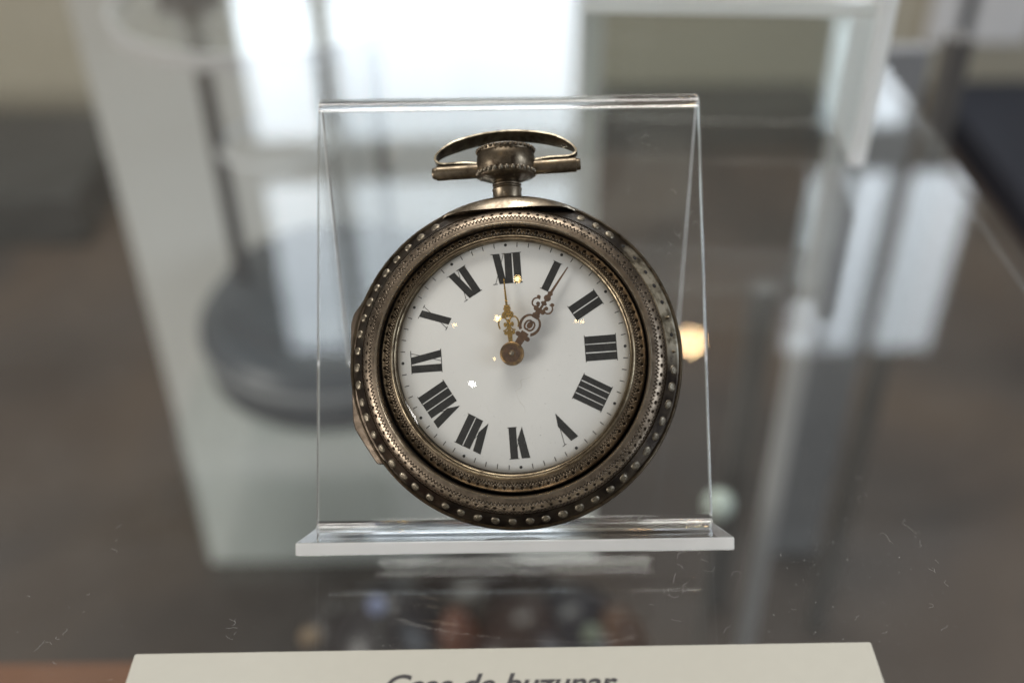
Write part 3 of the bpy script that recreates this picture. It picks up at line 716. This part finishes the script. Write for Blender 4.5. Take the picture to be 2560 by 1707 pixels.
# hands
class Flat:
    """cut sheet brass: overlapping plates of small thickness along a hand (y = outwards)"""
    def __init__(s, zf, th): s.v, s.f, s.zf, s.th, s.k = [], [], zf, th, 0
    def poly(s, pts):
        s.k += 1; lift = 0.12 * (s.k % 5)
        b0 = len(s.v); n = len(pts)
        for (x, y) in pts: s.v.append((x, y, s.zf(y) + s.th + lift))
        for (x, y) in pts: s.v.append((x, y, s.zf(y) - lift))
        s.f.append(tuple(range(b0, b0 + n))); s.f.append(tuple(range(b0 + 2 * n - 1, b0 + n - 1, -1)))
        for i in range(n): s.f.append((b0 + i, b0 + n + i, b0 + n + (i + 1) % n, b0 + (i + 1) % n))
    def disc(s, x, y, rx, ry=None, n=20): s.poly([(x + rx * math.cos(2 * math.pi * i / n), y + (ry or rx) * math.sin(2 * math.pi * i / n)) for i in range(n)])
    def arc(s, x, y, rx, ry, w0, w1, a0, a1, n=22):
        s.k += 1; lift = 0.12 * (s.k % 5); b0 = len(s.v)
        for i in range(n + 1):
            t = i / n; a = R(a0 + (a1 - a0) * t); hw = (w0 + (w1 - w0) * t) / 2
            for q in (-hw, hw):
                px, py = x + (rx + q) * math.cos(a), y + (ry + q) * math.sin(a)
                s.v.append((px, py, s.zf(py) + s.th + lift)); s.v.append((px, py, s.zf(py) - lift))
        for i in range(n):
            p, q = b0 + 4 * i, b0 + 4 * i + 4
            s.f += [(p, p + 2, q + 2, q), (p + 1, q + 1, q + 3, p + 3), (p, q, q + 1, p + 1), (p + 2, p + 3, q + 3, q + 2)]
        s.f += [(b0, b0 + 1, b0 + 3, b0 + 2), (b0 + 4 * n, b0 + 4 * n + 2, b0 + 4 * n + 3, b0 + 4 * n + 1)]
    def taper(s, y0, y1, w0, w1, n=6):
        for i in range(n):
            a, b = y0 + (y1 - y0) * i / n, y0 + (y1 - y0) * (i + 1) / n + 0.4
            wa, wb = w0 + (w1 - w0) * i / n, w0 + (w1 - w0) * (i + 1) / n
            s.poly([(-wa / 2, a), (wa / 2, a), (wb / 2, b), (-wb / 2, b)])
    def build(s, name): return mesh(name, s.v, s.f, 30, K)
hub_c = (1, 13)
h = Flat(lambda y: 18 - 9 * (y / 190) ** 2, 3.0)
h.disc(0, 0, 27, n=32); h.taper(22, 52, 9, 13); h.taper(52, 60, 19, 8, 2); h.disc(-9, 53, 5); h.disc(9, 53, 5)
for s in (-1, 1):
    h.arc(s * 13.5, 76, 11.5, 17, 4.2, 3.4, 90 - s * 130 if s > 0 else 220, 90 + s * 190 if s > 0 else -100)
    h.disc(s * 9, 74, 4, 6)
h.disc(0, 72, 5.5, 16); h.disc(-7, 99, 8, 8); h.disc(7, 99, 8, 8); h.disc(0, 104, 9, 12); h.taper(112, 118, 20, 16, 1); h.taper(118, 123, 12, 16, 1); h.taper(122, 192, 6.2, 2.6, 8)
ho = part('hour_hand', h.build('hour_hand'), M_gold, loc=(hub_c[0], hub_c[1], 0)); ho.rotation_euler.z = R(6.6 - 2.5)
g = Flat(lambda y: 26 - 21 * (y / 258) ** 2, 3.0)
g.disc(0, 0, 24, n=32); g.taper(20, 62, 17, 20); g.disc(-13, 50, 7, 6); g.disc(13, 50, 7, 6)
for s in (-1, 1):
    g.arc(s * 4, 84, 20, 24, 7.5, 4.5, -60 if s > 0 else 240, 100 if s > 0 else 80)
    g.arc(s * 3.5, 82, 8.5, 12, 5, 4, -120 if s > 0 else 300, 170 if s > 0 else 10)
    g.arc(s * 17.5, 141, 10, 11.5, 4.4, 3.4, -170 if s > 0 else 350, 110 if s > 0 else 70)
    g.disc(s * 12, 140, 5, 5); g.disc(s * 20, 156, 5, 4); g.disc(s * 10, 128, 6, 7)
g.disc(0, 83, 7, 9); g.taper(104, 132, 16, 11, 3); g.disc(0, 112, 10, 7); g.taper(132, 166, 6, 6, 3); g.disc(0, 148, 8, 5); g.disc(0, 164, 9, 8.5); g.taper(170, 178, 8, 14, 1); g.taper(177, 182, 15, 8, 1); g.taper(181, 258, 6.4, 2.8, 9)
mo = part('minute_hand', g.build('minute_hand'), M_copper, loc=(hub_c[0], hub_c[1], 0)); mo.rotation_euler.z = R(-32.5 - 2.5)
hub = part('hub', lathe('hub', [(0, 30.2), (8, 30.2), (9, 28.8), (21, 28.4), (22.5, 30.0), (26.5, 30.4), (29, 28.6), (30, 25.5), (30, 16), (0, 4)], 40, scale=K, smooth=24), silver('hub_brass', (0.34, 0.21, 0.085), (0.10, 0.062, 0.034), 0.40, 0.5, scale=600), loc=(hub_c[0], hub_c[1], 0))
link('arbor', lathe('arbor', [(0, 38), (3.5, 37.5), (5.5, 35.5), (6, 33.5), (6, 30)], 20, scale=K, smooth=60), M_polish, hub)
part('collet', lathe('collet', [(9, -14), (9, 18), (0, 18)], 20, scale=K), M_gold, loc=(hub_c[0], hub_c[1], 0))

# ------------------------------------------------------------------ caption card
ca, cb = at_h(336, 1629, 1), at_h(2178, 1601, 1)
def shelf_pt(px, py, z=0.0):
    x, y = px - 1280, py - 853.5; c_, s_ = math.cos(R(ROLL)), math.sin(R(ROLL))
    d = ray(1280 + x * c_ - y * s_, 853.5 + x * s_ + y * c_)      # camera roll undone
    return CAM + d * ((z - CAM.z) / d.z)
tl, tr_ = shelf_pt(336, 1632, 0.0022), shelf_pt(2178, 1602, 0.0022)
ang = math.atan2(tr_.y - tl.y, tr_.x - tl.x); wd = (tr_ - tl).length
t = empty('caption_card', ((tl.x + tr_.x) / 2, (tl.y + tr_.y) / 2, 0.0)); t.rotation_euler.z = ang
tag(t, 'cream caption card with black italic lettering lying on the shelf before the watch', 'caption card')
link('card', box_me('card', -wd / 2, wd / 2, -0.052, 0.0, 0.0002, 0.0022, 0.0003), M_card, t)
cu = bpy.data.curves.new('lettering', 'FONT'); cu.body = 'Ceas de buzunar'; cu.size = 0.0061; cu.shear = 0.32; cu.offset = 0.00012; cu.align_x = 'CENTER'
cu.space_character = 0.98
tmp = bpy.data.objects.new('lettering_curve', cu); C.objects.link(tmp)
bpy.context.view_layer.update()
tme = bpy.data.meshes.new_from_object(tmp.evaluated_get(bpy.context.evaluated_depsgraph_get())); tme.name = 'lettering'
bpy.data.objects.remove(tmp)
tme.materials.clear()
lp = shelf_pt(1254, 1681, 0.0022)
lo = Matrix.Rotation(-ang, 3, 'Z') @ (lp - Vector(t.location))
xs = [v.co.x for v in tme.vertices]; k = 0.0306 / (max(xs) - min(xs)); cx = (max(xs) + min(xs)) / 2
for v in tme.vertices: v.co.x = (v.co.x - cx) * k; v.co.y *= k
top = max(v.co.y for v in tme.vertices)
link('lettering', tme, M_print, t, (lo.x, lo.y - top, 0.00222))

# ------------------------------------------------------------------ lint on the glass
def lint():
    vs_, fs = [], []
    def fibre(p, nrm, e1, ln, curl, rad):
        e1 = e1.normalized(); e2 = nrm.cross(e1).normalized()
        a = random.uniform(0, 6.28); pos = Vector(p); n = random.randint(5, 11); prev = None
        for i in range(n):
            a += random.uniform(-curl, curl)
            dv = e1 * math.cos(a) + e2 * math.sin(a)
            sd = nrm.cross(dv).normalized()
            q = pos + nrm * (rad * 1.2 + abs(random.gauss(0, rad)))
            b0 = len(vs_); vs_.extend([tuple(q + sd * rad), tuple(q - sd * rad), tuple(q + nrm * rad * 1.4)])
            if i:
                for j in range(3): fs.append((b0 - 3 + j, b0 - 3 + (j + 1) % 3, b0 + (j + 1) % 3, b0 + j))
            pos = pos + dv * (ln / n)
    def on_shelf(px, py, n, spread, ln, rad=1.15e-5):
        for _ in range(n):
            p = shelf_pt(px + random.gauss(0, spread), py + random.gauss(0, spread), 0.0)
            fibre(p, Vector((0, 0, 1)), Vector((1, 0, 0)), ln * random.uniform(0.4, 1.3), 0.9, rad)
    for (px, py, n, s, ln) in ((1750, 1430, 7, 70, 2.2e-3), (1640, 1470, 6, 90, 1.8e-3), (1760, 1400, 3, 20, 2.2e-3), (2150, 1230, 3, 20, 2.0e-3), (2290, 1330, 3, 40, 3.5e-3),
                              (2340, 1420, 3, 14, 2.4e-3), (2050, 1150, 2, 60, 2e-3), (570, 1570, 6, 30, 1.8e-3), (290, 1345, 3, 18, 1.4e-3), (660, 1355, 3, 26, 1.4e-3),
                              (140, 1650, 4, 40, 2e-3), (2350, 1560, 4, 120, 1.5e-3), (2100, 1500, 5, 200, 1.1e-3), (300, 1500, 6, 180, 1.0e-3)):
        on_shelf(px, py, n, s, ln)
    # on the front of the easel's panel
    a, b = Vector((0, 0.0, 0.0024)), Vector((0, 0.0452, 0.0532)); up_ = (b - a).normalized(); nr = Vector((0, -up_.z, up_.y))
    for (px, py, n, s) in ((1690, 590, 6, 26), (1650, 620, 3, 30), (1640, 370, 3, 20), (1600, 420, 3, 50), (1680, 730, 2, 15), (1690, 1270, 3, 30), (1560, 480, 2, 20), (1700, 860, 2, 30)):
        for _ in range(n):
            d = ray(px + random.gauss(0, s), py + random.gauss(0, s)); tt = (a + nr * 0.00115 - CAM).dot(nr) / d.dot(nr)
            fibre(CAM + d * tt, nr, Vector((1, 0, 0)), random.uniform(0.6e-3, 2.4e-3), 0.9, 1.1e-5)
    me = bpy.data.meshes.new('lint'); me.from_pydata(vs_, [], fs)
    o = link('lint', me, M_lint); tag(o, 'fine pale dust fibres lying on the glass shelf and stand', 'lint', kind='stuff')
lint()
